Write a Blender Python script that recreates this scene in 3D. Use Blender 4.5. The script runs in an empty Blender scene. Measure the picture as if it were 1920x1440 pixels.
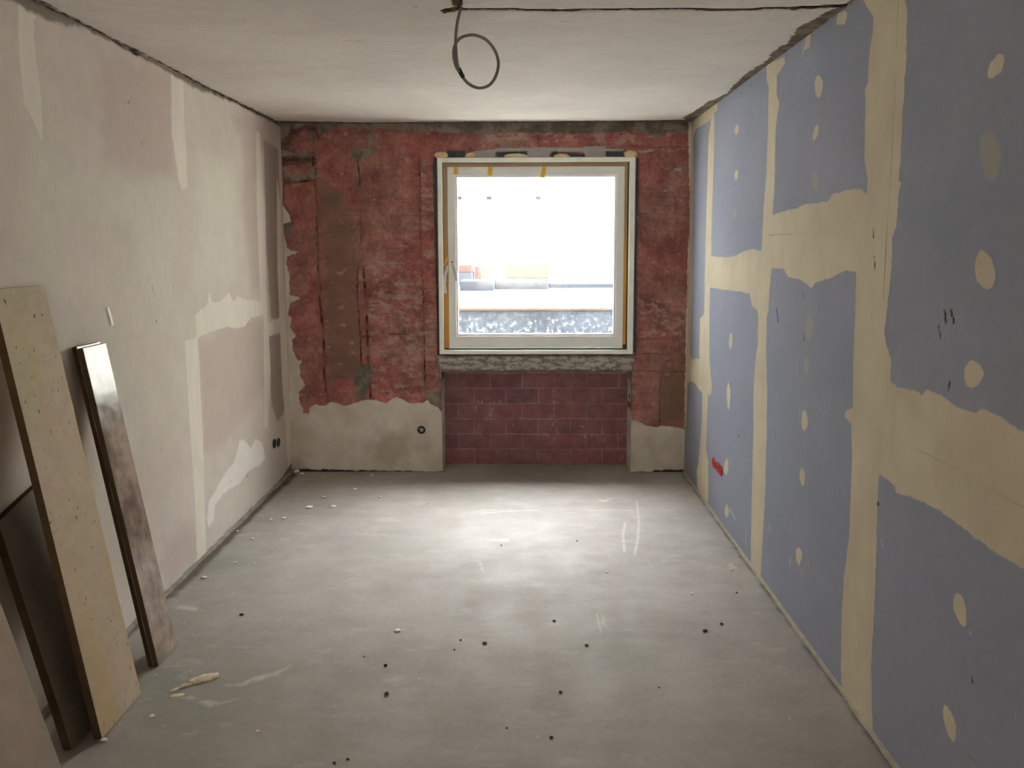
import bpy, math, random
import numpy as np
from mathutils import Vector, noise as mnoise
sc = bpy.context.scene
COL = sc.collection
random.seed(7)

# ------------------------------------------------------------------ camera
F, PITCH, YAW, ROLL, CY, EYE = 1406.8, -0.1068, -0.0136, -0.0027, 614.3, 1.7785
H, XL, XR, YB = 2.7185, -1.843, 1.2838, 5.82        # ceiling height, left / right wall, window wall
cp, sp = math.cos(PITCH), math.sin(PITCH)
cyw, syw = math.cos(YAW), math.sin(YAW)
fw = Vector((syw * cp, cyw * cp, sp)); rt0 = Vector((cyw, -syw, 0)); up0 = rt0.cross(fw)
rt = rt0 * math.cos(ROLL) + up0 * math.sin(ROLL)
up = up0 * math.cos(ROLL) - rt0 * math.sin(ROLL)
cam_d = bpy.data.cameras.new('camera'); cam = bpy.data.objects.new('camera', cam_d); COL.objects.link(cam)
from mathutils import Matrix
m = Matrix((( rt.x, up.x, -fw.x, 0), (rt.y, up.y, -fw.y, 0), (rt.z, up.z, -fw.z, EYE), (0, 0, 0, 1)))
cam.matrix_world = m
cam_d.sensor_width = 36; cam_d.lens = F * 36 / 1920
cam_d.shift_y = -(720 - CY) / 1920
cam_d.clip_start = 0.02
sc.camera = cam
vs = sc.view_settings
vs.view_transform = 'Standard'; vs.look = 'None'; vs.gamma = 1.0; vs.use_curve_mapping = False
vs.exposure = 0.72
sc.cycles.max_bounces = 14; sc.cycles.diffuse_bounces = 10; sc.cycles.glossy_bounces = 5
sc.cycles.transparent_max_bounces = 12
sc.cycles.use_denoising = True
sc.cycles.sample_clamp_indirect = 12

# ------------------------------------------------------------------ sky
w = bpy.data.worlds.new('overcast_sky'); sc.world = w; w.use_nodes = True
nt = w.node_tree; nt.nodes.clear()
wo = nt.nodes.new('ShaderNodeOutputWorld'); bg = nt.nodes.new('ShaderNodeBackground')
tc = nt.nodes.new('ShaderNodeTexCoord'); sx = nt.nodes.new('ShaderNodeSeparateXYZ')
mr = nt.nodes.new('ShaderNodeMapRange'); mr.interpolation_type = 'SMOOTHSTEP'; mr.inputs['From Min'].default_value = 0.25; mr.inputs['From Max'].default_value = 0.85
mr.inputs['To Min'].default_value = 0.27; mr.inputs['To Max'].default_value = 1.0
mm = nt.nodes.new('ShaderNodeMath'); mm.operation = 'MULTIPLY'; mm.inputs[1].default_value = 44.0
nt.links.new(tc.outputs['Generated'], sx.inputs[0]); nt.links.new(sx.outputs['Z'], mr.inputs['Value'])
nt.links.new(mr.outputs[0], mm.inputs[0]); nt.links.new(mm.outputs[0], bg.inputs['Strength'])
bg.inputs['Color'].default_value = (0.97, 0.955, 1.0, 1)
nt.links.new(bg.outputs[0], wo.inputs['Surface'])
# sampling portal in the window opening (helps the sky light find the room)
pl = bpy.data.lights.new('window_portal', 'AREA'); pl.shape = 'RECTANGLE'; pl.size = 1.62; pl.size_y = 1.6
pl.cycles.is_portal = True
po = bpy.data.objects.new('window_portal', pl); COL.objects.link(po)
po.location = (0.12, 5.98, 1.70); po.rotation_euler = (math.radians(90), 0, math.radians(180))
# added fill lamp in the unseen hall behind the photographer, brightens the window wall
hl = bpy.data.lights.new('hall_fill_light', 'AREA'); hl.shape = 'RECTANGLE'; hl.size = 1.6; hl.size_y = 1.2
hl.energy = 135; hl.color = (1.0, 0.91, 0.83)
ho = bpy.data.objects.new('hall_fill_light', hl); COL.objects.link(ho)
ho.location = (-0.15, -3.9, 1.60); ho.rotation_euler = (math.radians(90), 0, math.radians(180))

# ------------------------------------------------------------------ helpers
CAM = Vector((0, 0, EYE))
def ray(px, py):
    d = fw + rt * ((px - 960) / F) - up * ((py - CY) / F)
    return d
def onX(px, py, X):
    d = ray(px, py); return CAM + d * (X / d.x)
def onY(px, py, Y):
    d = ray(px, py); return CAM + d * (Y / d.y)
def onZ(px, py, Z=0.0):
    d = ray(px, py); return CAM + d * ((Z - EYE) / d.z)
def uvL(p): q = onX(p[0], p[1], XL); return (q.y, q.z)
def uvR(p): q = onX(p[0], p[1], XR); return (q.y, q.z)
def uvB(p, Y=YB): q = onY(p[0], p[1], Y); return (q.x, q.z)
def uvC(p): q = onZ(p[0], p[1], H); return (q.x, q.y)
def uvF(p): q = onZ(p[0], p[1], 0); return (q.x, q.y)

def newobj(name, verts, faces, mat=None, parent=None, smooth=False):
    me = bpy.data.meshes.new(name)
    me.from_pydata([tuple(v) for v in verts], [], faces); me.update()
    if smooth:
        me.shade_smooth()
    o = bpy.data.objects.new(name, me); COL.objects.link(o)
    if mat: me.materials.append(mat)
    if parent: o.parent = parent
    return o
def tag(o, label=None, cat=None, group=None, kind=None):
    if label: o['label'] = label
    if cat: o['category'] = cat
    if group: o['group'] = group
    if kind: o['kind'] = kind
    return o
def bevel(o, wd=0.002, seg=2):
    b = o.modifiers.new('bevel', 'BEVEL'); b.width = wd; b.segments = seg; b.limit_method = 'ANGLE'
    b.angle_limit = math.radians(40); return o
class MB:
    def __init__(s): s.v = []; s.f = []
    def add(s, vs_, fs_):
        n = len(s.v); s.v += [tuple(v) for v in vs_]; s.f += [tuple(i + n for i in f) for f in fs_]
    def box(s, a, b):
        (x0, y0, z0), (x1, y1, z1) = a, b
        s.add([(x0,y0,z0),(x1,y0,z0),(x1,y1,z0),(x0,y1,z0),(x0,y0,z1),(x1,y0,z1),(x1,y1,z1),(x0,y1,z1)],
              [(0,3,2,1),(4,5,6,7),(0,1,5,4),(1,2,6,5),(2,3,7,6),(3,0,4,7)])
    def ring(s, o, i, ya, yb):
        # rectangular ring; o,i = (x0,z0,x1,z1); from y=ya (room side) to yb
        def c(r): return [(r[0], r[1]), (r[2], r[1]), (r[2], r[3]), (r[0], r[3])]
        O, I = c(o), c(i); V = []
        for y in (ya, yb):
            V += [(x, y, z) for x, z in O] + [(x, y, z) for x, z in I]
        Fc = []
        for k in range(4):
            n = (k + 1) % 4
            Fc += [(k, n, 4 + n, 4 + k), (8 + k, 12 + k, 12 + n, 8 + n), (k, 8 + k, 8 + n, n), (4 + k, 4 + n, 12 + n, 12 + k)]
        s.add(V, Fc)
    def tube(s, pts, r, seg=10, cap=True):
        pts = [Vector(p) for p in pts]; n = len(pts)
        t0 = (pts[1] - pts[0]).normalized(); a = t0.orthogonal().normalized(); V = []; Fc = []
        for i, p in enumerate(pts):
            t = (pts[min(i + 1, n - 1)] - pts[max(i - 1, 0)]).normalized()
            a = (a - t * a.dot(t)).normalized(); b = t.cross(a)
            rr = r[i] if isinstance(r, (list, tuple)) else r
            V += [p + (a * math.cos(2 * math.pi * k / seg) + b * math.sin(2 * math.pi * k / seg)) * rr for k in range(seg)]
        for i in range(n - 1):
            for k in range(seg):
                k2 = (k + 1) % seg
                Fc.append((i * seg + k, i * seg + k2, (i + 1) * seg + k2, (i + 1) * seg + k))
        if cap:
            Fc.append(tuple(range(seg))[::-1]); Fc.append(tuple((n - 1) * seg + k for k in range(seg)))
        s.add(V, Fc)
    def build(s, name, mat=None, parent=None, smooth=False): return newobj(name, s.v, s.f, mat, parent, smooth)
def catmull(P, n=10):
    P = [Vector(p) for p in P]; out = []
    Q = [P[0] * 2 - P[1]] + P + [P[-1] * 2 - P[-2]]
    for i in range(1, len(Q) - 2):
        for k in range(n):
            t = k / n
            out.append(0.5 * ((2 * Q[i]) + (Q[i+1] - Q[i-1]) * t + (2*Q[i-1] - 5*Q[i] + 4*Q[i+1] - Q[i+2]) * t*t + (3*Q[i] - Q[i-1] - 3*Q[i+1] + Q[i+2]) * t**3))
    out.append(P[-1]); return out

# signed distance of grid points to polygons (positive inside), for the outlines of filler, plaster and paint
def sdf_poly(U, V, poly):
    P = np.array(poly, float); out = np.full(U.shape, -0.3)
    m0 = 0.15
    sel = (U > P[:,0].min()-m0) & (U < P[:,0].max()+m0) & (V > P[:,1].min()-m0) & (V < P[:,1].max()+m0)
    u, v = U[sel], V[sel]
    if u.size == 0: return out
    d2 = np.full(u.shape, 1e9); ins = np.zeros(u.shape, bool)
    n = len(P)
    for i in range(n):
        x0, y0 = P[i]; x1, y1 = P[(i + 1) % n]
        ex, ey = x1 - x0, y1 - y0; L = ex*ex + ey*ey + 1e-12
        t = np.clip(((u - x0)*ex + (v - y0)*ey) / L, 0, 1)
        d2 = np.minimum(d2, (u - x0 - t*ex)**2 + (v - y0 - t*ey)**2)
        c = (y0 > v) != (y1 > v)
        if y1 != y0: ins ^= c & (u < (x1 - x0)*(v - y0)/(y1 - y0) + x0)
    d = np.sqrt(d2); out[sel] = np.where(ins, d, -d); return out
def sdf_line(U, V, line, wd):
    P = np.array(line, float); d2 = np.full(U.shape, 0.09)
    for i in range(len(P) - 1):
        x0, y0 = P[i]; x1, y1 = P[i + 1]
        ex, ey = x1 - x0, y1 - y0; L = ex*ex + ey*ey + 1e-12
        t = np.clip(((U - x0)*ex + (V - y0)*ey) / L, 0, 1)
        d2 = np.minimum(d2, (U - x0 - t*ex)**2 + (V - y0 - t*ey)**2)
    return wd - np.sqrt(d2)
def grid_surface(name, us, vs_, place, layers, hole=None, disp=None, mat=None, parent=None, flip=False):
    """us, vs: grid lines; place(U,V,D) -> Nx3; layers: name -> function(U,V)->sdf array"""
    U, V = np.meshgrid(us, vs_, indexing='ij'); nu, nv = len(us), len(vs_)
    L = {k: f(U, V) for k, f in layers.items()}
    D = disp(U, V, L) if disp else np.zeros_like(U)
    co = place(U, V, D).reshape(-1, 3)
    i, j = np.meshgrid(np.arange(nu - 1), np.arange(nv - 1), indexing='ij')
    uc = (us[i] + us[i + 1]) / 2; vc = (vs_[j] + vs_[j + 1]) / 2
    keep = np.ones(i.shape, bool)
    if hole is not None: keep = ~hole(uc, vc)
    i, j = i[keep], j[keep]
    a = i * nv + j; q = np.stack([a, a + nv, a + nv + 1, a + 1], 1)
    if flip: q = q[:, ::-1]
    nf = len(q)
    me = bpy.data.meshes.new(name)
    me.vertices.add(nu * nv); me.vertices.foreach_set('co', co.astype(np.float32).ravel())
    me.loops.add(nf * 4); me.loops.foreach_set('vertex_index', q.astype(np.int32).ravel())
    me.polygons.add(nf); me.polygons.foreach_set('loop_start', np.arange(0, nf*4, 4, dtype=np.int32))
    me.polygons.foreach_set('loop_total', np.full(nf, 4, np.int32))
    me.update(calc_edges=True); me.shade_smooth()
    for k, d in L.items():
        at = me.attributes.new(k, 'FLOAT', 'POINT'); at.data.foreach_set('value', np.clip(d, -.3, .3).astype(np.float32).ravel())
    o = bpy.data.objects.new(name, me); COL.objects.link(o)
    if mat: me.materials.append(mat)
    if parent: o.parent = parent
    return o
def lines(a, b, step, *extra):
    n = max(2, int(round((b - a) / step)) + 1)
    g = np.linspace(a, b, n); g = np.unique(np.concatenate([g, np.array(extra, float)])) if extra else g
    k = np.concatenate([[True], np.diff(g) > 1e-6]); return g[k]
def wave(U, V, s, seed):
    r = np.random.RandomState(seed); o = np.zeros_like(U)
    for k in range(9):
        a = r.rand() * 6.283; f = s * (0.5 + r.rand() * 2.2); ph = r.rand() * 6.283
        o += np.sin((U*math.cos(a) + V*math.sin(a)) * f + ph) / 3
    return o / 2

# ------------------------------------------------------------------ material kit
class N:
    def __init__(s, name):
        s.m = bpy.data.materials.new(name); s.m.use_nodes = True; s.t = s.m.node_tree; s.t.nodes.clear()
        s.out = s.new('OutputMaterial'); s.b = s.new('BsdfPrincipled'); s.link(s.b.outputs[0], s.out.inputs[0])
        s.co = s.new('TexCoord').outputs['Object']; s.hs = []
    def new(s, k): return s.t.nodes.new('ShaderNode' + k)
    def link(s, a, b): s.t.links.new(a, b)
    def set(s, inp, v):
        if hasattr(v, 'is_output') or hasattr(v, 'links'): s.link(v, inp)
        elif isinstance(v, tuple): inp.default_value = (*v, 1) if len(v) == 3 and len(inp.default_value) == 4 else v
        else: inp.default_value = v
    def scale(s, sx_, sy_, sz_):
        mp = s.new('Mapping'); mp.inputs['Scale'].default_value = (sx_, sy_, sz_); s.link(s.co, mp.inputs[0]); return mp.outputs[0]
    def noise(s, sc_, det=4, rough=.6, co=None, dist=0.0):
        n = s.new('TexNoise'); n.inputs['Scale'].default_value = sc_; n.inputs['Detail'].default_value = det
        n.inputs['Roughness'].default_value = rough; n.inputs['Distortion'].default_value = dist
        s.link(co or s.co, n.inputs['Vector']); return n.outputs['Fac']
    def math(s, op, a, b=0.0, c=None):
        n = s.new('Math'); n.operation = op; s.set(n.inputs[0], a); s.set(n.inputs[1], b)
        if c is not None: s.set(n.inputs[2], c)
        return n.outputs[0]
    def step(s, v, a, b, lo=0.0, hi=1.0):
        n = s.new('MapRange'); n.interpolation_type = 'SMOOTHSTEP'; s.set(n.inputs['Value'], v)
        n.inputs['From Min'].default_value = a; n.inputs['From Max'].default_value = b
        n.inputs['To Min'].default_value = lo; n.inputs['To Max'].default_value = hi; return n.outputs[0]
    def attr(s, name):
        n = s.new('Attribute'); n.attribute_name = name; return n.outputs['Fac']
    def mask(s, name, amp, scale, soft=.004, det=4, co=None, off=0.0):
        n = s.noise(scale, det, .65, co)
        v = s.math('ADD', s.attr(name), s.math('MULTIPLY', s.math('SUBTRACT', n, .5), amp))
        return s.step(v, -soft + off, soft + off)
    def mix(s, f, a, b, mode='MIX'):
        n = s.new('Mix'); n.data_type = 'RGBA'; n.blend_type = mode; n.clamp_factor = True
        s.set(n.inputs[0], f); s.set(n.inputs[6], a); s.set(n.inputs[7], b); return n.outputs[2]
    def vary(s, col, amt, sc_, det=4, co=None):
        f = s.step(s.noise(sc_, det, .6, co), .25, .75, 1 - amt, 1 + amt)
        n = s.new('Mix'); n.data_type = 'RGBA'; n.blend_type = 'MULTIPLY'; n.inputs[0].default_value = 1
        c = s.new('CombineColor'); [s.link(f, c.inputs[k]) for k in range(3)]
        s.set(n.inputs[6], col); s.link(c.outputs[0], n.inputs[7]); return n.outputs[2]
    def bump(s, h, dist=.003, strength=.6):
        b = s.new('Bump'); b.inputs['Distance'].default_value = dist; b.inputs['Strength'].default_value = strength
        s.link(h, b.inputs['Height'])
        if s.hs: s.link(s.hs[-1], b.inputs['Normal'])
        s.hs.append(b.outputs[0]); s.link(b.outputs[0], s.b.inputs['Normal'])
    def fin(s, col, rough=.9, spec=.25):
        s.set(s.b.inputs['Base Color'], col); s.set(s.b.inputs['Roughness'], rough)
        s.b.inputs['Specular IOR Level'].default_value = spec; return s.m
def srgb(r, g, b):
    f = lambda c: c/255/12.92 if c <= 10 else ((c/255 + .055)/1.055)**2.4
    return (f(r), f(g), f(b))
def simple(name, col, rough=.8, spec=.3, var=.08, sc_=20, metal=0, bmp=0.0):
    n = N(name); c = n.vary(col, var, sc_); n.b.inputs['Metallic'].default_value = metal
    if bmp: n.bump(n.noise(sc_*3, 4), bmp)
    return n.fin(c, rough, spec)

M = {}
M['cable'] = simple('grey_cable', srgb(122, 118, 110), .45, .4, .06, 30)
M['cable_tape'] = simple('black_tape', srgb(40, 42, 46), .5, .4, .1, 60)
M['box_red'] = simple('orange_red_plastic', srgb(205, 50, 32), .4, .5, .1, 60)
M['box_dark'] = simple('dark_plastic', srgb(18, 18, 18), .5, .4, .2, 60)
M['wire_white'] = simple('white_wire', srgb(215, 215, 210), .5, .4, .05, 60)
M['pvc'] = simple('white_sash_profile', srgb(232, 236, 234), .35, .5, .03, 8)
M['bead'] = simple('white_glazing_bead', srgb(248, 250, 250), .3, .5, .02, 8)
M['film'] = simple('milky_film', srgb(215, 220, 228), .35, .6, .1, 30)
M['trim'] = simple('pale_reveal_strip', srgb(244, 249, 238), .55, .35, .05, 14)
M['gasket'] = simple('dark_gasket', srgb(74, 72, 66), .7, .3, .1, 30)
M['tape_y'] = simple('yellow_tape', srgb(224, 186, 70), .6, .3, .1, 50)
M['foam'] = simple('cured_foam', srgb(222, 205, 160), .85, .2, .12, 40, bmp=.004)
M['white'] = simple('white_film_light_sliver', srgb(254, 253, 250), .6, .3, .03, 30)  # film strip on the sash, and the painted light sliver on the wall
M['pebble'] = simple('dark_stone', srgb(70, 62, 55), .85, .2, .25, 80, bmp=.002)
M['chip'] = simple('white_plaster_chip', srgb(236, 230, 218), .9, .15, .1, 60, bmp=.002)
M['tarp'] = simple('black_tarp', srgb(25, 28, 33), .8, .2, .3, 5)
M['wood'] = simple('raw_plywood', srgb(37, 32, 22), .8, .2, .15, 6)
M['outdark'] = simple('dark_membrane', srgb(38, 42, 48), .8, .2, .25, 4)
M['pave'] = simple('pale_paving', srgb(205, 203, 196), .9, .2, .05, 2)
M['rust'] = simple('rusty_edge', srgb(66, 50, 38), .8, .2, .1, 4)
M['facade'] = simple('pale_facade_render', srgb(225, 224, 218), .9, .1, .03, 1)
M['blockerWing'] = simple('grey_blocker_render', srgb(168, 170, 172), .9, .1, .05, 2)  # neutral grey so the light blocker adds no tint
M['outred'] = simple('red_plastic_crate', srgb(120, 18, 14), .6, .3, .2, 3)
M['outbrick'] = simple('red_brick_pallet', srgb(84, 38, 30), .8, .2, .2, 6)

# masking tape round the sash: dull brown at the head, orange at the lower sides
n = N('edge_masking_tape')
z = n.new('SeparateXYZ'); n.link(n.co, z.inputs[0])
fz = n.step(n.math('ADD', z.outputs['Z'], n.math('MULTIPLY', n.noise(5), .25)), 1.55, 2.25)
M['edge_tape'] = n.fin(n.vary(n.mix(fz, srgb(222, 158, 66), srgb(176, 152, 118)), .06, 20), .6, .3)

# ---- left wall boards
n = N('pale_skimmed_board')
c = n.mix(n.step(n.noise(1.1, 3), .35, .65), srgb(210, 200, 188), srgb(204, 192, 181))
c = n.mix(n.mask('pink', .10, 4, .07), c, srgb(196, 180, 170))
c = n.mix(n.mask('brown', .02, 8, .02), c, srgb(166, 150, 139))
c = n.mix(n.mask('cream', .14, 3, .08), c, srgb(210, 203, 188))
c = n.vary(c, .035, 9, 6)
c = n.vary(c, .03, 60, 3, n.scale(1, 1, .3))
wmask = n.mask('white', .03, 26, .005, 6)
c = n.mix(wmask, c, n.vary(srgb(224, 216, 202), .05, 14, 5, n.scale(1, 1, .3)))
c = n.mix(n.mask('bright', .05, 16, .008, 6), c, n.vary(srgb(230, 224, 214), .03, 10))
dots = n.step(n.noise(26, 2, .4), .76, .80)
c = n.mix(n.math('MULTIPLY', dots, .35), c, srgb(120, 108, 95))
c = n.mix(n.mask('scuff', .02, 40, .004), c, srgb(120, 110, 98))
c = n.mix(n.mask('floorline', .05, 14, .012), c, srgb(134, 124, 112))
gap = n.mask('gap', .07, 7, .006, 7)
c = n.mix(gap, c, n.mix(n.step(n.noise(11, 5), .40, .52), srgb(66, 54, 46), srgb(160, 144, 128)))
n.bump(n.math('ADD', n.math('MULTIPLY', wmask, .6), n.math('ADD', n.noise(14, 5), n.math('MULTIPLY', gap, -1.5))), .0016, .6)
M['left'] = n.fin(c, .92, .15)

# ---- right wall boards
n = N('blue_board_with_filler')
c = n.mix(n.step(n.noise(1.4, 3), .35, .65), srgb(148, 154, 168), srgb(155, 158, 173))
c = n.vary(c, .03, 22, 5); c = n.vary(c, .025, 150, 2)
scr = n.step(n.noise(9, 3, .5, n.scale(1, 7, .8)), .72, .78)
c = n.mix(n.math('MULTIPLY', scr, .22), c, srgb(195, 200, 208))
fil = n.mask('filler', .024, 30, .003, 6)
c = n.mix(n.math('MULTIPLY', n.mask('faint', .01, 20, .01), .6), c, srgb(176, 172, 148))
fc = n.vary(n.mix(n.step(n.noise(3.2, 4), .3, .7), srgb(212, 202, 174), srgb(202, 190, 165)), .035, 12, 5, n.scale(1, 1, .35))
c = n.mix(fil, c, fc)
c = n.mix(n.math('MULTIPLY', n.mask('seam', .006, 30, .003), .5), c, srgb(104, 88, 74))
c = n.mix(n.mask('mark', .012, 60, .003), c, srgb(58, 58, 60))
c = n.mix(n.math('MULTIPLY', n.mask('white', .01, 60, .004), .7), c, srgb(208, 208, 206))
n.bump(n.math('ADD', n.math('MULTIPLY', fil, .8), n.noise(24, 5)), .0012, .5)
M['right'] = n.fin(c, .88, .2)

# ---- window wall: brick, mortar, plaster
def brick_nodes(n, red1, red2, mortar_amt, contrast=.7):
    cr = n.new('CombineXYZ'); s = n.new('SeparateXYZ'); n.link(n.co, s.inputs[0])
    wob = n.math('MULTIPLY', n.math('SUBTRACT', n.noise(4, 3), .5), .02)
    n.link(n.math('ADD', s.outputs['X'], wob), cr.inputs[0]); n.link(n.math('ADD', s.outputs['Z'], wob), cr.inputs[1])
    b = n.new('TexBrick'); n.link(cr.outputs[0], b.inputs['Vector'])
    b.inputs['Scale'].default_value = 1; b.inputs['Brick Width'].default_value = .262; b.inputs['Row Height'].default_value = .1265
    b.inputs['Mortar Size'].default_value = .005; b.inputs['Mortar Smooth'].default_value = .4; b.inputs['Bias'].default_value = 0
    b.offset = .5; b.offset_frequency = 2
    b.inputs['Color1'].default_value = (0, 0, 0, 1); b.inputs['Color2'].default_value = (1, 1, 1, 1)
    fac = b.outputs['Fac']; tone = b.outputs['Color']
    c = n.mix(n.math('MULTIPLY', tone, contrast), red1, red2)
    return c, fac, tone
n = N('exposed_red_masonry')
red, mf, tone = brick_nodes(n, srgb(164, 100, 95), srgb(142, 90, 84), .8)
c = n.mix(n.step(n.noise(2.2, 4), .35, .7), red, srgb(158, 116, 107))
c = n.vary(c, .34, 7, 8); c = n.vary(c, .22, 38, 6); c = n.vary(c, .14, 3, 3)
mm_ = n.math('MULTIPLY', n.step(mf, .2, .8), n.step(n.noise(3.5, 5, .7), .48, .62))
c = n.mix(n.math('MULTIPLY', mm_, .55), c, srgb(120, 104, 92))
c = n.mix(n.mask('brown', .08, 8, .03), c, n.vary(srgb(136, 106, 92), .14, 7, 6))
c = n.mix(n.mask('dark', .05, 12, .015), c, n.vary(srgb(112, 84, 76), .3, 20))
sm = n.step(n.noise(11, 6, .72, n.scale(1, 1, 1.5)), .595, .66)
c = n.mix(n.math('MULTIPLY', sm, .65), c, srgb(190, 166, 155))
smz = n.math('MULTIPLY', n.step(n.noise(14, 6, .75, n.scale(.8, 1, 1.3)), .49, .60), n.mask('smear', .1, 5, .05))
c = n.mix(n.math('MULTIPLY', smz, .6), c, srgb(186, 168, 155))
c = n.mix(n.math('MULTIPLY', n.mask('groove', .016, 20, .004), n.step(n.noise(6, 5, .7), .38, .56, .15, 1.0)), c, n.mix(n.step(n.noise(9, 4), .4, .6), srgb(66, 46, 40), srgb(140, 112, 98)))
gm = n.mask('grey', .09, 14, .008, 7)
c = n.mix(gm, c, n.vary(n.mix(n.step(n.noise(8, 5), .4, .6), srgb(146, 137, 124), srgb(112, 104, 94)), .15, 30, 5))
lg = n.mask('lightgrey', .03, 16, .004, 6)
c = n.mix(lg, c, n.vary(srgb(172, 170, 168), .08, 18, 5))
bl = n.mask('black', .02, 18, .005)
c = n.mix(bl, c, n.vary(srgb(84, 88, 96), .25, 25))
sill = n.mask('sillmortar', .03, 14, .006, 6)
sc_ = n.mix(n.step(n.noise(22, 7, .7, n.scale(.7, 1, 1.6)), .44, .54), srgb(128, 125, 118), srgb(180, 176, 168))
c = n.mix(sill, c, n.vary(sc_, .1, 40))
pm = n.mask('plaster', .030, 24, .0025, 7)
pc = n.vary(n.mix(n.step(n.noise(2.1, 3), .42, .7), srgb(212, 206, 196), srgb(194, 186, 172)), .08, 9, 7)
pc = n.mix(n.math('MULTIPLY', n.mask('stain', .12, 7, .05), .5), pc, srgb(150, 138, 108))
c = n.mix(pm, c, pc)
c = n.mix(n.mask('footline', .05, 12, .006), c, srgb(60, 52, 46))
hb = n.math('ADD', n.noise(16, 7, .7), n.math('ADD', n.math('MULTIPLY', n.math('MULTIPLY', mf, n.math('SUBTRACT', 1.0, pm)), -.45), n.math('MULTIPLY', pm, -.25)))
n.bump(hb, .010, .9)
M['back'] = n.fin(c, .93, .15)

n = N('niche_brick')
red, mf, tone = brick_nodes(n, srgb(156, 104, 108), srgb(124, 94, 100), .5, .9)
c = n.vary(n.mix(n.step(n.noise(2.6, 4), .4, .7), red, srgb(140, 102, 102)), .2, 10, 6)
c = n.vary(c, .1, 50, 4)
c = n.mix(n.math('MULTIPLY', n.step(mf, .15, .7), n.step(n.noise(5, 4), .40, .60, .35, 1.0)), c, srgb(172, 150, 146))
sm = n.math('MULTIPLY', n.step(n.noise(30, 5, .7), .52, .62), n.step(n.noise(3.4, 2), .60, .70))
c = n.mix(n.math('MULTIPLY', sm, .75), c, srgb(196, 178, 176))
n.bump(n.math('ADD', n.noise(20, 6), n.math('MULTIPLY', mf, -.9)), .006, .8)
M['niche'] = n.fin(c, .93, .15)

# ---- ceiling
n = N('rough_ceiling_plaster')
c = n.mix(n.step(n.noise(1.0, 4), .35, .65), srgb(228, 221, 213), srgb(217, 209, 201))
c = n.vary(c, .03, 8, 6, n.scale(.6, 1.6, 1))
st = n.step(n.noise(7, 7, .75, n.scale(.5, 2.2, 1)), .62, .70)
c = n.mix(n.math('MULTIPLY', st, .55), c, srgb(162, 148, 134)); c = n.vary(c, .05, 25, 6, n.scale(.7, 1.6, 1))
wp = n.math('MULTIPLY', n.step(n.noise(34, 4, .6, None, 1.2), .62, .68), n.mask('flecks', .2, 4, .15))
c = n.mix(n.math('MULTIPLY', wp, .5), c, srgb(228, 222, 210))
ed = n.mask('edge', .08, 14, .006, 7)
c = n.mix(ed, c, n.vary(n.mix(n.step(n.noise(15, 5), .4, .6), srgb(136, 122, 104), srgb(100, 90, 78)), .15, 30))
cr = n.mask('crack', .022, 16, .003, 5)
c = n.mix(cr, c, n.mix(n.step(n.noise(16, 4), .42, .62), srgb(44, 36, 30), srgb(112, 96, 78)))
c = n.mix(n.mask('ledge', .06, 9, .004, 7), c, n.mix(n.step(n.noise(20, 4), .45, .6), srgb(84, 72, 62), srgb(168, 152, 136)))
n.bump(n.math('ADD', n.noise(12, 7, .68), n.math('ADD', n.math('MULTIPLY', cr, -2.), n.math('MULTIPLY', ed, -.5))), .006, .7)
M['ceiling'] = n.fin(c, .95, .1)

# ---- floor
n = N('dusty_screed')
c = n.mix(n.step(n.noise(1.3, 4), .32, .68), srgb(170, 164, 157), srgb(155, 148, 141))
c = n.mix(n.step(n.noise(.9, 3, .5, n.scale(1, 1, 1)), .5, .72), c, srgb(146, 145, 136))
c = n.vary(c, .06, 7, 6, n.scale(.7, 1.4, 1)); c = n.vary(c, .05, 45, 6); c = n.vary(c, .04, 220, 2)
st = n.step(n.noise(3.2, 7, .72, n.scale(.8, 2.0, 1)), .57, .66)
c = n.mix(n.math('MULTIPLY', st, .32), c, srgb(190, 184, 174))
sp_ = n.step(n.noise(75, 2, .3), .765, .79)
c = n.mix(n.math('MULTIPLY', sp_, .5), c, srgb(218, 212, 200))
dp_ = n.step(n.noise(60, 2, .3, n.scale(1.3, 1, 1)), .235, .21)
c = n.mix(n.math('MULTIPLY', dp_, .55), c, srgb(78, 72, 64))
c = n.mix(n.math('MULTIPLY', n.mask('pale', .05, 14, .012, 6), .6), c, srgb(204, 196, 180))
c = n.mix(n.math('MULTIPLY', n.mask('scratch', .02, 40, .006), .32), c, srgb(220, 218, 210))
c = n.mix(n.mask('edge_dark', .06, 9, .02), c, n.vary(srgb(98, 92, 84), .12, 12))  # darker strips where the floor meets the side walls
n.bump(n.noise(20, 8, .7), .003, .5)
M['floor'] = n.fin(c, n.step(n.noise(5, 4), .3, .7, .62, .85), .3)

# ---- stone slabs
def stone(name, a, b, vein, rough, spec=.4, pits=.6, vstr=1.0):
    n = N(name)
    c = n.mix(n.step(n.noise(3.2, 5, .6, n.scale(1, 1, .35)), .35, .65), a, b)
    c = n.mix(n.math('MULTIPLY', n.step(n.noise(2.4, 3, .5, n.scale(1, 2.2, .22)), .44, .60), .6 * vstr), c, vein)
    c = n.vary(c, .06, 16, 6); c = n.vary(c, .04, 90, 3)
    p = n.step(n.noise(42, 3, .55, n.scale(1, 1.4, .8)), .66, .72)
    c = n.mix(n.math('MULTIPLY', p, pits), c, srgb(92, 76, 58))
    n.bump(n.noise(60, 5), .0008, .4)
    return n.fin(c, rough, spec)
M['stoneA'] = stone('pinkish_grey_stone', srgb(160, 142, 128), srgb(142, 134, 118), srgb(154, 132, 112), .75, .25, .2)
M['stoneB'] = stone('grey_stone_back', srgb(128, 122, 110), srgb(118, 112, 100), srgb(124, 112, 96), .75, .2, .2)
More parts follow.
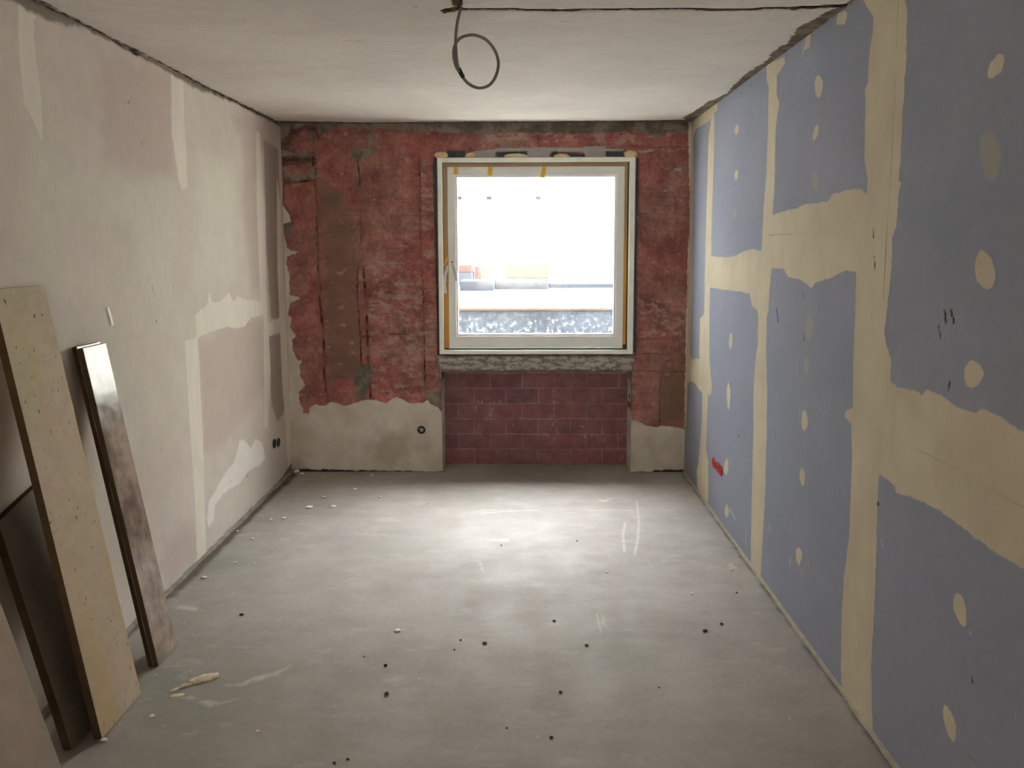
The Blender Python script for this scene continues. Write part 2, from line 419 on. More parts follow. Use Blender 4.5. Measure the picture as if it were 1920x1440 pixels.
M['stoneD'] = stone('beige_limestone', srgb(188, 168, 150), srgb(180, 166, 136), srgb(188, 162, 120), .7, .25, .9, 1.15)
n = N('polished_brown_limestone')
c = n.mix(n.step(n.noise(6, 6, .65, n.scale(1, 1, .5)), .35, .68), srgb(172, 154, 140), srgb(126, 110, 100))
c = n.vary(c, .22, 18, 7)
n.b.inputs['Coat Weight'].default_value = .16; n.b.inputs['Coat Roughness'].default_value = .07; n.b.inputs['Coat IOR'].default_value = 1.5
M['stoneE'] = n.fin(c, n.step(n.noise(14, 5), .3, .7, .10, .22), .3)
M['stoneEdgeShade'] = simple('shaded_stone_edge', srgb(84, 68, 50), .85, .2, .12, 30)  # slab edges darkened in colour for the little light reaching them

# ------------------------------------------------------------------ floor
def P(uv, pts): return [uv(p) for p in pts]
def union(polys=(), lns=()):
    def f(U, V):
        o = np.full(U.shape, -.3)
        for p in polys: o = np.maximum(o, sdf_poly(U, V, p))
        for l, wd in lns: o = np.maximum(o, sdf_line(U, V, l, wd))
        return o
    return f
def ell(uv, cx, cy, rx, ry, tilt=0, n=14):
    t = math.radians(tilt); out = []
    for k in range(n):
        a = 2*math.pi*k/n; x, y = math.copysign(abs(math.cos(a))**1.35, math.cos(a))*rx*(1 + .12*math.sin(3*a + cx)), math.copysign(abs(math.sin(a))**.95, math.sin(a))*ry
        out.append(uv((cx + x*math.cos(t) - y*math.sin(t), cy + x*math.sin(t) + y*math.cos(t))))
    return out
NICHE_Y = 6.035
fus = lines(XL - .04, XR + .04, .012); fvs = np.unique(np.concatenate([lines(-2.2, 2.2, .2), lines(2.2, NICHE_Y + .03, .012)]))
floor_layers = {
  'pale': union([P(uvF, p) for p in (
      [(470,1275),(505,1262),(545,1248),(520,1266),(480,1276)],
      [(376,1316),(392,1314),(415,1318),(455,1308),(430,1318),(400,1322),(395,1327)],
      [(335,1306),(362,1304),(372,1310),(350,1313)],
      [(420,1285),(455,1280),(480,1268),(462,1285),(430,1288)],
      [(736,1178),(748,1182),(757,1180),(750,1186)],
      [(594,1219),(612,1223),(620,1216),(612,1226)],
      [(1130,1150),(1140,1180),(1128,1170)], [(1370,1055),(1385,1068),(1362,1062)],
      [(335,1135),(372,1140),(368,1146),(330,1141)],
      [(920,1012),(955,1009),(950,1016)], [(1120,938),(1150,934),(1135,942)])]),
  'scratch': union((), [(P(uvF, l), wd) for l, wd in (
      ([(900,964),(950,958),(1010,957)], .007), ([(1100,957),(1190,957)], .006),
      ([(1172,980),(1168,1005),(1171,1035)], .007), ([(1194,938),(1198,975),(1196,1010),(1190,1040)], .007),
      ([(1118,1150),(1128,1185)], .006), ([(1330,1060),(1375,1070)], .005), ([(900,1055),(905,1070)], .006))]),
  'edge_dark': union([P(uvF, p) for p in (
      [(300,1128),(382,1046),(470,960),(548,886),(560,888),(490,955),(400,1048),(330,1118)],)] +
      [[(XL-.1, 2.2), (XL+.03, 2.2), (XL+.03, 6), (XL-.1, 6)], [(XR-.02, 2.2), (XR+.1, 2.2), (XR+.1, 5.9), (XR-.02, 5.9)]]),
}
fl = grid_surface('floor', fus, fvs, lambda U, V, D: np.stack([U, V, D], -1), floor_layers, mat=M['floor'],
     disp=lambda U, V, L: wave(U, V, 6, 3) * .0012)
tag(fl, kind='structure')

# ------------------------------------------------------------------ ceiling
edgeR = [(1605,0),(1440,125),(1345,192),(1299,228)]
ceil_layers = {
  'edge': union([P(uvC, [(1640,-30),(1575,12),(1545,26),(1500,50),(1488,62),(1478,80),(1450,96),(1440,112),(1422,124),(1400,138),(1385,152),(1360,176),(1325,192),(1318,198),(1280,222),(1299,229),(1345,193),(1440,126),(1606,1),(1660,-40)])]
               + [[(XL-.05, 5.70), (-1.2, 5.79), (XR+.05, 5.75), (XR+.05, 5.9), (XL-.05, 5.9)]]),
  'crack': union([P(uvC, [(822,20),(838,16),(868,12),(866,17),(850,22),(832,26)]), P(uvC, [(840,-20),(872,-20),(866,14),(850,12)])],
               [(P(uvC, [(866,17),(960,18),(1050,20),(1180,17),(1300,18),(1400,18),(1480,15),(1560,13),(1592,9)]), .014),
                (P(uvC, [(1490,16),(1592,10)]), .02), (P(uvC, [(776,13),(781,13)]), .007)]),
  'ledge': union((), [([(XL, 1.9), (XL, 2.9), (XL - .006, 3.3), (XL, 3.7), (XL - .008, 4.3), (XL, 5.84)], .012)]),
  'flecks': union([P(uvC, [(880,40),(1180,50),(1230,120),(1120,190),(960,170),(890,110)])]),
}
cl = grid_surface('ceiling', lines(XL - .04, XR + .04, .014), np.unique(np.concatenate([lines(-2.2, 2.0, .2), lines(2.0, 5.87, .014)])),
     lambda U, V, D: np.stack([U, V, H + D], -1), ceil_layers, mat=M['ceiling'], flip=True,
     disp=lambda U, V, L: wave(U, V, 3, 5) * .004 + np.clip(L['crack'] / .01, 0, 1) * .012)
tag(cl, kind='structure')

# ------------------------------------------------------------------ left wall
left_layers = {
  'pink': union([P(uvL, p) for p in (
     [(190,110),(280,120),(322,150),(330,330),(250,330),(200,290)],
     
     [(455,205),(481,230),(487,540),(474,552),(466,500),(455,380)],
     [(372,640),(440,605),(466,592),(490,605),(497,720),(470,760),(440,800),(400,850),(382,840)],
     [(310,1015),(345,985),(370,1000),(372,1045),(320,1092),(300,1060)], [(430,210),(520,240),(520,300),(440,240)])]),
  'brown': union([P(uvL, p) for p in ([(494,262),(522,280),(529,598),(508,598),(500,480)], [(504,630),(531,624),(536,770),(520,790),(509,760)])]),
  'cream': union([P(uvL, p) for p in ([(90,330),(240,340),(330,345),(335,480),(300,620),(240,420),(110,395)], [(60,240),(100,300),(110,540),(60,540),(45,350)], [(380,300),(440,300),(440,520),(360,540)])]),
  'white': union([P(uvL, p) for p in (
     [(34,-10),(66,0),(64,70),(70,130),(78,185),(80,268),(60,220),(44,190),(37,100)],
     [(62,15),(74,18),(70,32),(60,34)],
     [(321,138),(344,150),(346,230),(350,300),(351,350),(341,358),(334,330),(328,290),(322,250)],
     [(347,640),(370,632),(375,690),(377,750),(382,850),(384,950),(387,1042),(369,1052),(366,950),(360,850),(353,740)],
     [(365,590),(389,572),(392,546),(398,568),(414,566),(430,548),(438,566),(445,556),(462,562),(490,565),(499,585),(488,592),(470,596),(458,612),(444,616),(425,612),(396,622),(370,634)],
     [(481,244),(487,250),(496,400),(500,560),(503,610),(507,700),(503,800),(496,800),(494,600),(487,540),(481,380)],
     [(500,606),(529,594),(531,620),(503,630)],
     [(519,330),(527,390),(535,600),(548,880),(541,882),(528,700),(520,500)],
     [(140,800),(150,1100),(165,1150),(155,900)])]),
  'bright': union([P(uvL, p) for p in (
     [(388,972),(392,940),(420,890),(440,865),(449,826),(456,824),(470,840),(480,822),(492,832),(498,862),(485,872),(466,884),(450,905),(420,925),(404,945),(400,975),(392,990)],
     [(205,577),(206,577)] + [(206,578)])]),
  'scuff': union((), [(P(uvL, l), wd) for l, wd in (([(277,520),(279,528)], .004), ([(285,538),(288,556)], .004), ([(292,599),(294,604)], .005),
     ([(237,645),(238,652)], .004), ([(235,192),(236,193)], .005), ([(241,192),(242,193)], .005), ([(265,268),(266,269)], .006), ([(199,152),(200,153)], .005),
     ([(430,905),(434,901)], .004), ([(462,894),(464,890)], .006), ([(324,533),(326,540)], .004))]),
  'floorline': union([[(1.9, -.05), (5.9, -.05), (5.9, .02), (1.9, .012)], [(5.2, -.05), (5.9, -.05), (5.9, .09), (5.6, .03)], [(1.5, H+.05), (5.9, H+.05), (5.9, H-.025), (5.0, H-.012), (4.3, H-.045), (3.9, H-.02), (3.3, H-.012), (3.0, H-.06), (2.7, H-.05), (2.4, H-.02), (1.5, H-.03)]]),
  'gap': union([[(1.5, H + .05), (5.9, H + .05), (5.9, H - .006), (4.6, H - .014), (3.6, H - .020), (3.2, H - .006), (2.6, H - .018), (1.5, H - .010)]]),
}
lw = grid_surface('wall_left', np.unique(np.concatenate([lines(-2.2, 2.0, .2), lines(2.0, YB + .03, .012)])), lines(-.03, H + .03, .012),
     lambda U, V, D: np.stack([XL + D, U, V], -1), left_layers, mat=M['left'],
     disp=lambda U, V, L: wave(U, V, 2.5, 11) * .002 - np.clip(L['gap'] / .01, 0, 1) * .012)
tag(lw, kind='structure')

# ------------------------------------------------------------------ right wall
filler = [
 [(1297,226),(1305,212),(1345,192),(1344,207),(1340,211),(1327,229),(1305,242),(1300,256),(1300,280),(1297,560),(1294,662),(1297,674),(1305,672),(1311,674),(1311,645),(1312,597),(1320,590),(1322,480),(1326,340),(1328,260),(1334,216),
  (1339,214),(1339,260),(1337,330),(1334,420),(1333,480),(1354,483),(1377,480),(1393,472),(1410,467),(1427,470),(1429,449),(1431,407),(1433,366),(1437,324),(1440,225),(1441,160),(1437,150),(1437,122),(1445,118),(1471,106),(1472,117),(1462,135),(1457,140),(1456,175),(1461,192),(1456,225),(1454,250),(1452,345),(1448,404),(1460,399),(1481,393),(1495,391),(1504,385),(1531,380),(1552,378),(1562,364),(1585,357),(1614,353),(1626,367),(1627,337),(1621,300),(1623,180),(1621,169),(1627,157),(1631,97),(1636,64),(1638,30),(1617,0),(1610,-40),(1700,-40),(1696,0),(1701,15),(1699,112),(1694,187),(1689,300),(1685,337),(1691,345),(1686,352),(1681,424),(1672,446),(1672,500),(1659,621),(1661,646),(1671,674),(1669,715),
  (1683,726),(1718,733),(1728,740),(1739,729),(1784,753),(1794,764),(1829,773),(1839,766),(1874,778),(1898,799),(1920,807),(2300,930),(2300,1280),(1920,1068),(1863,1033),(1823,1003),(1767,960),(1714,934),(1680,924),(1678,910),(1662,899),(1648,886),(1643,1000),(1645,960),(1642,1077),(1637,1177),(1633,1260),(1636,1372),(1580,1302),(1577,1260),(1578,1160),(1583,1077),(1590,1027),(1593,1000),(1598,847),(1596,795),(1584,781),(1586,771),(1600,764),(1600,708),(1602,615),(1604,590),(1605,510),(1585,507),(1562,520),(1547,524),(1529,530),(1522,541),(1513,532),(1500,524),(1479,520),(1468,503),(1447,503),(1443,541),(1441,582),(1438,593),(1437,666),(1439,728),(1438,820),(1437,842),(1435,925),(1430,1008),(1426,1086),(1408,1062),(1408,1008),(1410,925),(1413,800),(1413,739),(1416,687),(1421,645),(1422,593),(1420,582),(1410,574),(1406,551),(1385,546),(1354,543),(1331,539),(1330,600),(1330,674),(1332,699),(1335,728),(1332,745),(1328,737),(1326,770),(1324,842),(1328,862),(1328,942),(1322,939),(1314,928),(1307,912),(1306,883),(1309,873),(1312,842),(1315,800),(1316,780),(1316,735),(1310,730),(1302,718),(1293,714),(1289,720),(1286,800),(1284,800),(1287,666),(1290,560)],
 [(1571,24),(1584,20),(1589,25),(1585,46),(1568,46)], [(1512,68),(1521,64),(1518,88),(1508,94),(1503,110)],
]
for a in ((1535,162,8,22,0),(1529,249,5,16,14),(1381,243,4,10,10),(1380,328,3.5,10,6),(1370,639,3.5,16,3),(1366,743,3.5,26,0),
          (1509,789,6,20,0),(1362,875,4,16,4),(1363,958,4,13,0),(1505,894,5,18,-3),(1498,1042,6,17,0),(1867,124,13,27,28),
          (1847,506,19,38,-8),(1824,701,18,27,0),(1801,1143,11,33,-12),(1780,1357,10,36,-14)):
    filler.append(ell(uvR, *a)); filler[-1] = ('uv', filler[-1])
fpol = [p[1] if isinstance(p, tuple) and p[0] == 'uv' else P(uvR, p) for p in filler]
faint = [ell(uvR, *a) for a in ((1528,339,5,19,0),(1377,399,3,9,0),(1517,616,7,26,0),(1512,685,5,18,0),(1856,292,19,50,-6))]
right_layers = {
  'filler': union(fpol), 'faint': union(faint),
  'seam': union((), [(P(uvR, l), wd) for l, wd in (([(1685,0),(1680,120),(1675,220),(1670,330),(1662,450),(1656,560)], .004), ([(1641,805),(1757,862),(1920,950)], .003), ([(1692,1271),(1752,1338)], .0025),
        ([(1798,1392),(1838,1442)], .0025), ([(1443,441),(1560,432)], .003))]),
  'mark': union((), [(P(uvR, l), wd) for l, wd in (([(1771,580),(1774,608)], .006), ([(1783,580),(1789,606)], .006), ([(1760,610),(1764,634)], .005), ([(1781,716),(1778,734)], .005),
        ([(1637,428),(1638,445)], .005), ([(1639,480),(1641,508)], .005), ([(1821,1272),(1824,1278)], .006), ([(1646,944),(1647,945)], .008),
        ([(1456,580),(1460,604)], .006), ([(1385,817),(1385,819)], .008), ([(1507,626),(1508,638)], .005), ([(1457,526),(1458,540)], .004), ([(1503,545),(1508,557)], .004))]),
  'white': union((), [(P(uvR, l), wd) for l, wd in (([(1369,955),(1377,970)], .008), ([(1372,960),(1379,974)], .006), ([(1482,1046),(1482,1062)], .006), ([(1500,1060),(1504,1075)], .004),
        ([(1398,1000),(1399,1020)], .006), ([(1443,985),(1444,996)], .006), ([(1652,1010),(1656,1026)], .005), ([(1327,330),(1326,440)], .004), ([(1819,1186),(1820,1187)], .007))]),
}
rw = grid_surface('wall_right', np.unique(np.concatenate([lines(-2.2, 1.7, .2), lines(1.7, YB + .03, .011)])), lines(-.03, H + .03, .011),
     lambda U, V, D: np.stack([XR - D, U, V], -1), right_layers, mat=M['right'], flip=True,
     disp=lambda U, V, L: wave(U, V, 2.0, 21) * .0015)
tag(rw, kind='structure')

# ------------------------------------------------------------------ unseen wall behind the photographer, wide opening added for the fill lamp
wb = MB()
wb.box((XL - .2, -2.35, 0), (-1.15, -2.2, H)); wb.box((.85, -2.35, 0), (XR + .2, -2.2, H)); wb.box((-1.15, -2.35, 2.2), (.85, -2.2, H))
tag(wb.build('wall_front_unseen', M['left']), kind='structure')
hb_ = MB(); hb_.box((-2.4, -4.0, -.02), (2.0, -2.2, 0)); hb_.box((-2.4, -4.0, H), (2.0, -2.35, H + .05)); hb_.box((-2.4, -4.1, 0), (2.0, -4.0, H))
hb_.box((-2.5, -4.0, 0), (-2.4, -2.35, H)); hb_.box((2.0, -4.0, 0), (2.1, -2.35, H))
tag(hb_.build('wall_hall_unseen', M['floor']), kind='structure')

# ------------------------------------------------------------------ window wall
wx0 = (uvB((818.6, 300))[0] + uvB((826, 663))[0]) / 2; wx1 = (uvB((1192.5, 300))[0] + uvB((1185, 662))[0]) / 2
wz0 = uvB((1005, 663.5))[1]; wz1 = uvB((1005, 295.5))[1]
nx0 = (uvB((826, 700))[0] + uvB((832, 877))[0]) / 2; nx1 = uvB((1183, 790))[0]; nz = uvB((1005, 696))[1]
W0, W1, Z0, Z1 = wx0 + .006, wx1 - .006, wz0 + .006, wz1 - .006
plasterL = [(522,345),(524,347),(530,383),(540,400),(545,415),(532,419),(531,434),(537,464),(547,471),(566,471),(538,481),(536,492),(542,513),(542,553),(549,555),(567,559),(545,567),(539,590),(547,595),(543,613),(552,626),(553,632),(547,638),(548,657),(553,667),(559,677),(565,676),(561,688),(563,707),(572,722),(565,730),(560,738),(561,757),(567,763),(568,776),(579,776),(580,765),(590,759),(605,761),(610,762),(613,757),(622,753),(647,762),(661,757),(680,751),(695,749),(705,751),(724,757),(736,747),(745,745),(761,753),(772,757),(792,755),(802,749),(805,757),(822,765),(840,790),(840,900),(530,900)]
plasterR = [(1176,770),(1184,775),(1185,787),(1197,790),(1210,797),(1227,802),(1245,799),(1267,802),(1295,806),(1295,900),(1170,900)]
back_layers = {
  'plaster': union([P(uvB, plasterL), P(uvB, plasterR), P(uvB, [(1291,228),(1305,228),(1292,890),(1284,810),(1286,650),(1290,480),(1294,420),(1292,300)])]),
  'stain': union([P(uvB, [(705,830),(735,808),(765,820),(765,850),(730,875),(700,865)]), P(uvB, [(686,835),(698,832),(700,842),(690,844)]), P(uvB, [(548,860),(565,850),(575,885),(548,886)])]),
  'brown': union([P(uvB, [(598,330),(640,360),(664,420),(667,500),(672,640),(678,700),(660,712),(628,705),(616,745),(612,600),(606,470),(596,400)]), P(uvB, [(1236,690),(1290,680),(1286,800),(1238,795)])]),
  'dark': union([P(uvB, [(520,290),(590,290),(592,306),(522,312)]), P(uvB, [(520,230),(600,230),(598,262),(570,240),(545,262),(522,330)]), P(uvB, [(526,330),(536,400),(528,520)])]),
  'smear': union([P(uvB, p) for p in ([(770,300),(812,300),(815,440),(775,430),(780,380)], [(655,280),(700,285),(700,300),(665,305)], [(680,480),(815,470),(820,760),(700,750),(690,600)], [(900,240),(1290,240),(1290,290),(1195,290),(1190,275),(900,270)], [(1250,300),(1285,310),(1280,420),(1255,410)], [(1200,560),(1290,560),(1290,640),(1200,640)])]),
  'groove': union((), [(P(uvB, l), wd) for l, wd in (
      ([(584,240),(586,300),(588,340),(592,400),(594,480),(598,560),(606,640),(606,700),(612,760)], .009),
      ([(668,290),(673,330),(674,380),(677,440),(669,500),(669,560),(674,630),(677,690)], .006), ([(680,500),(686,580),(688,640),(689,680),(694,745)], .009),
      ([(785,300),(786,360),(787,420),(790,500),(794,560),(795,640),(796,740)], .005), ([(525,300),(590,298)], .006), ([(530,342),(590,338)], .008),
      ([(728,627),(756,627)], .004), ([(667,630),(700,633)], .004), ([(1195,635),(1290,634)], .004), ([(1190,664),(1290,663)], .0035), ([(1188,696),(1285,697)], .0035), ([(1240,695),(1238,800)], .004), ([(1190,731),(1240,730)], .004))]),
  'grey': union([P(uvB, p) for p in ([(518,225),(1305,222),(1305,245),(1250,248),(1245,256),(1180,244),(1120,250),(1040,250),(960,246),(900,252),(830,248),(700,242),(650,238),(620,240),(598,252),(592,240),(575,236),(560,240),(545,240),(540,255),(522,262)],
       [(658,282),(700,276),(702,292),(672,298),(664,305)], [(692,245),(700,245),(698,285),(690,283)], [(524,280),(560,284),(590,290),(560,294),(524,292)], [(528,325),(580,328),(590,334),(550,340),(530,338)], [(524,290),(532,340),(530,372),(524,350)],
       [(575,240),(592,250),(590,262),(580,262)], [(582,310),(592,318),(594,335),(580,335)], [(796,735),(826,735),(826,768),(806,758),(798,748)], [(532,420),(544,418),(541,436),(532,440)], [(664,690),(694,684),(700,700),(684,748),(664,748)])]),
  'lightgrey': union([P(uvB, p) for p in ([(880,286),(896,282),(931,280),(926,296),(894,298)], [(990,277),(1032,276),(1038,298),(986,298)], [(1095,274),(1135,274),(1138,298),(1098,298)], [(930,278),(1000,276),(1100,276),(1170,280),(1170,284),(930,284)], [(1196,283),(1225,280),(1225,284),(1196,287)], [(1266,315),(1280,315),(1278,320),(1266,320)])]),
  'black': union([P(uvB, p) for p in ([(838,281),(872,282),(870,300),(838,300)], [(931,284),(988,283),(988,300),(931,300)], [(1032,287),(1069,286),(1097,289),(1095,300),(1032,300)], [(1137,283),(1172,283),(1172,300),(1136,300)],
       [(812,296),(828,296),(836,666),(820,668)], [(1188,296),(1199,296),(1195,480),(1194,665),(1184,665)], [(822,662),(1190,662),(1190,667),(822,667)])]),
  'sillmortar': union([P(uvB, [(818,668),(1192,667),(1186,698),(826,698)])]),
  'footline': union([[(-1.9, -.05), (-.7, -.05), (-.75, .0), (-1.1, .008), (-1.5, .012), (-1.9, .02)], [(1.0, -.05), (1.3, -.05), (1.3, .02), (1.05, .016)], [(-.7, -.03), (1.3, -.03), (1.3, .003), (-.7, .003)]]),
}
BR = .014
def back_disp(U, V, L):
    d = wave(U, V, 22, 31) * .004 + wave(U, V, 60, 32) * .0015
    pl_ = np.clip(L['plaster'] / .008 + .5, 0, 1)
    d = d * (1 - pl_) + wave(U, V, 3, 33) * .001 * pl_ - BR * (1 - pl_)
    d -= np.clip(L['groove'] / .006 + .5, 0, 1) * .010
    d -= np.clip(L['black'] / .006 + .5, 0, 1) * .012
    s_ = np.clip(L['sillmortar'] / .01, 0, 1); d = d * (1 - s_) + s_ * (wave(U, V*3, 40, 34) * .008)
    return d
def back_hole(u, v): return ((u > W0) & (u < W1) & (v > Z0) & (v < Z1)) | ((u > nx0) & (u < nx1) & (v < nz))
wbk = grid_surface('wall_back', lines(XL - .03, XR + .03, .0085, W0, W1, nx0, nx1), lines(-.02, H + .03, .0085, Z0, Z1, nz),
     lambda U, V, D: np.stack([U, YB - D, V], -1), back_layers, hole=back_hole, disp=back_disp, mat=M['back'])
tag(wbk, kind='structure')
# the wall's mass behind its face: piers, lintel, sill block
YO = 6.16
wm = MB()
for a, b in (((XL - .1, YB + .03, -.1), (nx0, YO, H + .1)), ((nx1, YB + .03, -.1), (XR + .1, YO, H + .1)),
             ((nx0, YB + .03, Z1), (nx1, YO, H + .1)), ((nx0, YB + .03, nz), (nx1, YO, Z0))):
    wm.box(a, b)
wm.box((nx0, YB + .03, Z0), (W0, YO, Z1)); wm.box((W1, YB + .03, Z0), (nx1, YO, Z1)); wm.box((nx0, NICHE_Y + .003, -.2), (nx1, YO, nz))
tag(wm.build('trim_1', M['pave']), kind='structure')
# radiator niche: brick back, plastered / bricked cheeks, soffit
nl = {'x': union(())}
nb = grid_surface('radiator_niche', lines(nx0 - .005, nx1 + .005, .02), lines(0, nz + .01, .02), lambda U, V, D: np.stack([U, NICHE_Y - D, V], -1),
     {'none': lambda U, V: U * 0}, disp=lambda U, V, L: wave(U, V, 18, 41) * .003, mat=M['niche'], parent=wbk)
for X, sgn, ztop in ((nx0, 1, .62), (nx1, -1, .50)):
    lay = {k: (lambda U, V: U * 0 - .3) for k in back_layers}
    lay['plaster'] = (lambda zt: (lambda U, V: zt - V + wave(U, V, 30, 5) * .02))(ztop)
    lay['grey'] = lambda U, V: (V - .62) * .3 + wave(U, V, 12, 6) * .05
    ck = grid_surface('niche_cheek', lines(YB - .012, NICHE_Y, .01), lines(0, nz, .01),
        lambda U, V, D, X=X, s=sgn: np.stack([X + s * D, U, V], -1), lay, disp=lambda U, V, L: wave(U, V, 26, 7) * .004 * (U - YB + .012) / .2 + wave(U*0, V, 40, 9)*.003, mat=M['back'], parent=wbk)
sf = MB(); sf.box((nx0, YB - .004, nz - .004), (nx1, NICHE_Y, nz + .012)); sf.build('niche_lintel', simple('grey_mortar', srgb(120, 116, 108), .95, .1, .2, 20, bmp=.01), wbk)

# plaster strip filling the right-hand inner corner
# ------------------------------------------------------------------ window
win = bpy.data.objects.new('window_1', None); COL.objects.link(win); win['kind'] = 'structure'
def R(pts, Y):   # px rect (x at left/right averaged top & bottom) -> x0,z0,x1,z1
    (xl1, xl2), (xr1, xr2), zt, zb = pts
    a = (uvB((xl1, 300), Y)[0] + uvB((xl2, 655), Y)[0]) / 2; b = (uvB((xr1, 300), Y)[0] + uvB((xr2, 655), Y)[0]) / 2
    return (a, uvB((1005, zb), Y)[1], b, uvB((1005, zt), Y)[1])
Yt = YB - .012
rT = (wx0, wz0, wx1, wz1); iT = R(((826.2, 833.8), (1183.5, 1175.2), 303, 657), Yt)
t_ = MB(); t_.ring(rT, iT, Yt, YB + .05)
bevel(t_.build('reveal_trim', M['trim'], win), .004, 3)
# thin metal lip
t_ = MB(); e = .004; t_.ring((rT[0]-e, rT[1]-e, rT[2]+e, rT[3]+e), (rT[0]+.003, rT[1]+.003, rT[2]-.003, rT[3]-.003), Yt + .006, YB + .02)
t_.build('metal_lip', simple('dull_zinc', srgb(150, 152, 148), .5, .5, .1, 30), win)
Yf = YB + .045
iF = R(((837.2, 843.3), (1172, 1167), 312.3, 652), Yf)
t_ = MB(); t_.ring((iT[0]-.01, iT[1]-.01, iT[2]+.01, iT[3]+.01), (iF[0]-.003, iF[1]-.006, iF[2]+.003, iF[3]+.003), Yf, Yf + .06)
t_.build('outer_frame', M['gasket'], win)
tp = MB(); yy = Yf - .0015
tp.box((iT[0]+.004, yy, iT[1]+.012), (iF[0]+.002, Yf, iT[3]-.003)); tp.box((iF[2]-.002, yy, iT[1]+.04), (iT[2]-.010, Yf, iT[3]-.003)); tp.box((iF[0]+.002, yy, iF[3]-.002), (iF[2]-.002, Yf, iT[3]-.003))
tp.build('edge_tape', M['edge_tape'], win)
Ys = YB + .030
oS = R(((837.2, 843.3), (1172, 1167), 312.3, 652), Ys); iS = R(((852.5, 857), (1158.5, 1153), 327.5, 630), Ys)
t_ = MB(); t_.ring(oS, iS, Ys, Ys + .07); bevel(t_.build('sash', M['pvc'], win), .004, 3)
iB = R(((855.8, 861.5), (1153.5, 1148.5), 332.3, 625.5), Ys + .01)
t_ = MB(); t_.ring((iS[0]-.003, iS[1]-.003, iS[2]+.003, iS[3]+.003), iB, Ys + .008, Ys + .04); bevel(t_.build('glazing_bead', M['bead'], win), .004, 3)
# dirty glass
n = N('dirty_glass')
n.t.nodes.remove(n.b)
tr = n.new('BsdfTransparent'); tr.inputs[0].default_value = (.93, .96, .95, 1)
gl = n.new('BsdfGlossy'); gl.inputs['Roughness'].default_value = .02
lwt = n.new('LayerWeight'); fr5 = n.math('ADD', n.math('MULTIPLY', n.math('POWER', lwt.outputs['Facing'], 5.0), .9), .04)
mx = n.new('MixShader'); n.link(fr5, mx.inputs[0]); n.link(tr.outputs[0], mx.inputs[1]); n.link(gl.outputs[0], mx.inputs[2])
dd = n.new('BsdfTranslucent'); dd.inputs[0].default_value = (.92, .95, .97, 1)
z = n.new('SeparateXYZ'); n.link(n.co, z.inputs[0])
low = n.step(z.outputs['Z'], 1.02, 1.34, 1, 0)
spl = n.step(n.noise(26, 6, .75), .50, .64)
f1 = n.math('MULTIPLY', n.math('MULTIPLY', spl, low), .10)
f2 = n.math('MULTIPLY', n.step(n.noise(3, 3), .3, .7), .006)
drips = n.math('MULTIPLY', n.step(n.noise(9, 4, .6, n.scale(4, 1, .35)), .66, .72), .012)
n2 = n.math('ADD', n.math('ADD', f1, f2), drips)
mx2 = n.new('MixShader'); n.link(n2, mx2.inputs[0]); n.link(mx.outputs[0], mx2.inputs[1]); n.link(dd.outputs[0], mx2.inputs[2])
# dark spatter
dk = n.new('BsdfDiffuse'); dk.inputs[0].default_value = (.12, .11, .10, 1)
rr = n.step(n.math('ADD', z.outputs['X'], n.math('MULTIPLY', z.outputs['Z'], -.25)), -.05, .5)
pt = n.step(n.noise(55, 2, .3), .715, .74)
dm = n.math('MULTIPLY', n.math('MULTIPLY', pt, rr), .55)
mx3 = n.new('MixShader'); n.link(dm, mx3.inputs[0]); n.link(mx2.outputs[0], mx3.inputs[1]); n.link(dk.outputs[0], mx3.inputs[2])
n.link(mx3.outputs[0], n.out.inputs[0]); M['glass'] = n.m
Yg = Ys + .03
g_ = MB(); g_.box((iB[0]-.004, Yg, iB[1]-.004), (iB[2]+.004, Yg+.004, iB[3]+.004)); g_.build('glass_pane', M['glass'], win)
# foam in the head joint
def blob(name, c, r, mat, parent=None, seed=0, rough=.18, seg=14, rings=9, freq=2.2):
    V = []; Fc = []; rnd = Vector((seed*3.1, seed*1.7, seed*.9))
    V.append((0, 0, r[2])); 
    for i in range(1, rings):
        th = math.pi*i/rings
        for k in range(seg):
            ph = 2*math.pi*k/seg; V.append((r[0]*math.sin(th)*math.cos(ph), r[1]*math.sin(th)*math.sin(ph), r[2]*math.cos(th)))
    V.append((0, 0, -r[2]))
    mxr = max(r); out = []
    for v in V:
        q = Vector((v[0]/r[0], v[1]/r[1], v[2]/r[2])); s = 1 + rough*mnoise.noise(q*freq + rnd) + rough*.5*mnoise.noise(q*freq*2.7 + rnd)
        out.append((v[0]*s + c[0], v[1]*s + c[1], v[2]*s + c[2]))
    for k in range(seg): Fc.append((0, 1+k, 1+(k+1) % seg))
    for i in range(rings-2):
        for k in range(seg):
            a = 1+i*seg+k; b = 1+i*seg+(k+1) % seg; Fc.append((a, a+seg, b+seg, b))
    l = len(V)-1
    for k in range(seg): Fc.append((l, 1+(rings-2)*seg+(k+1) % seg, 1+(rings-2)*seg+k))
    return newobj(name, out, Fc, mat, parent, smooth=True)
for i, (x0, x1, y0, y1) in enumerate(((814,841,285,297),(1169,1195,282,296),(872,891,287,297),(946,989,288,297),(1038,1068,288,297))):
    p0 = onY(x0, y0, YB); p1 = onY(x1, y1, YB)
    blob('foam_filling', ((p0.x+p1.x)/2, YB + (.0 if i < 2 else .010), (p0.z+p1.z)/2), ((p1.x-p0.x)/2, .022, (p0.z-p1.z)/2 + .002), M['foam'], win, i+1, .14)
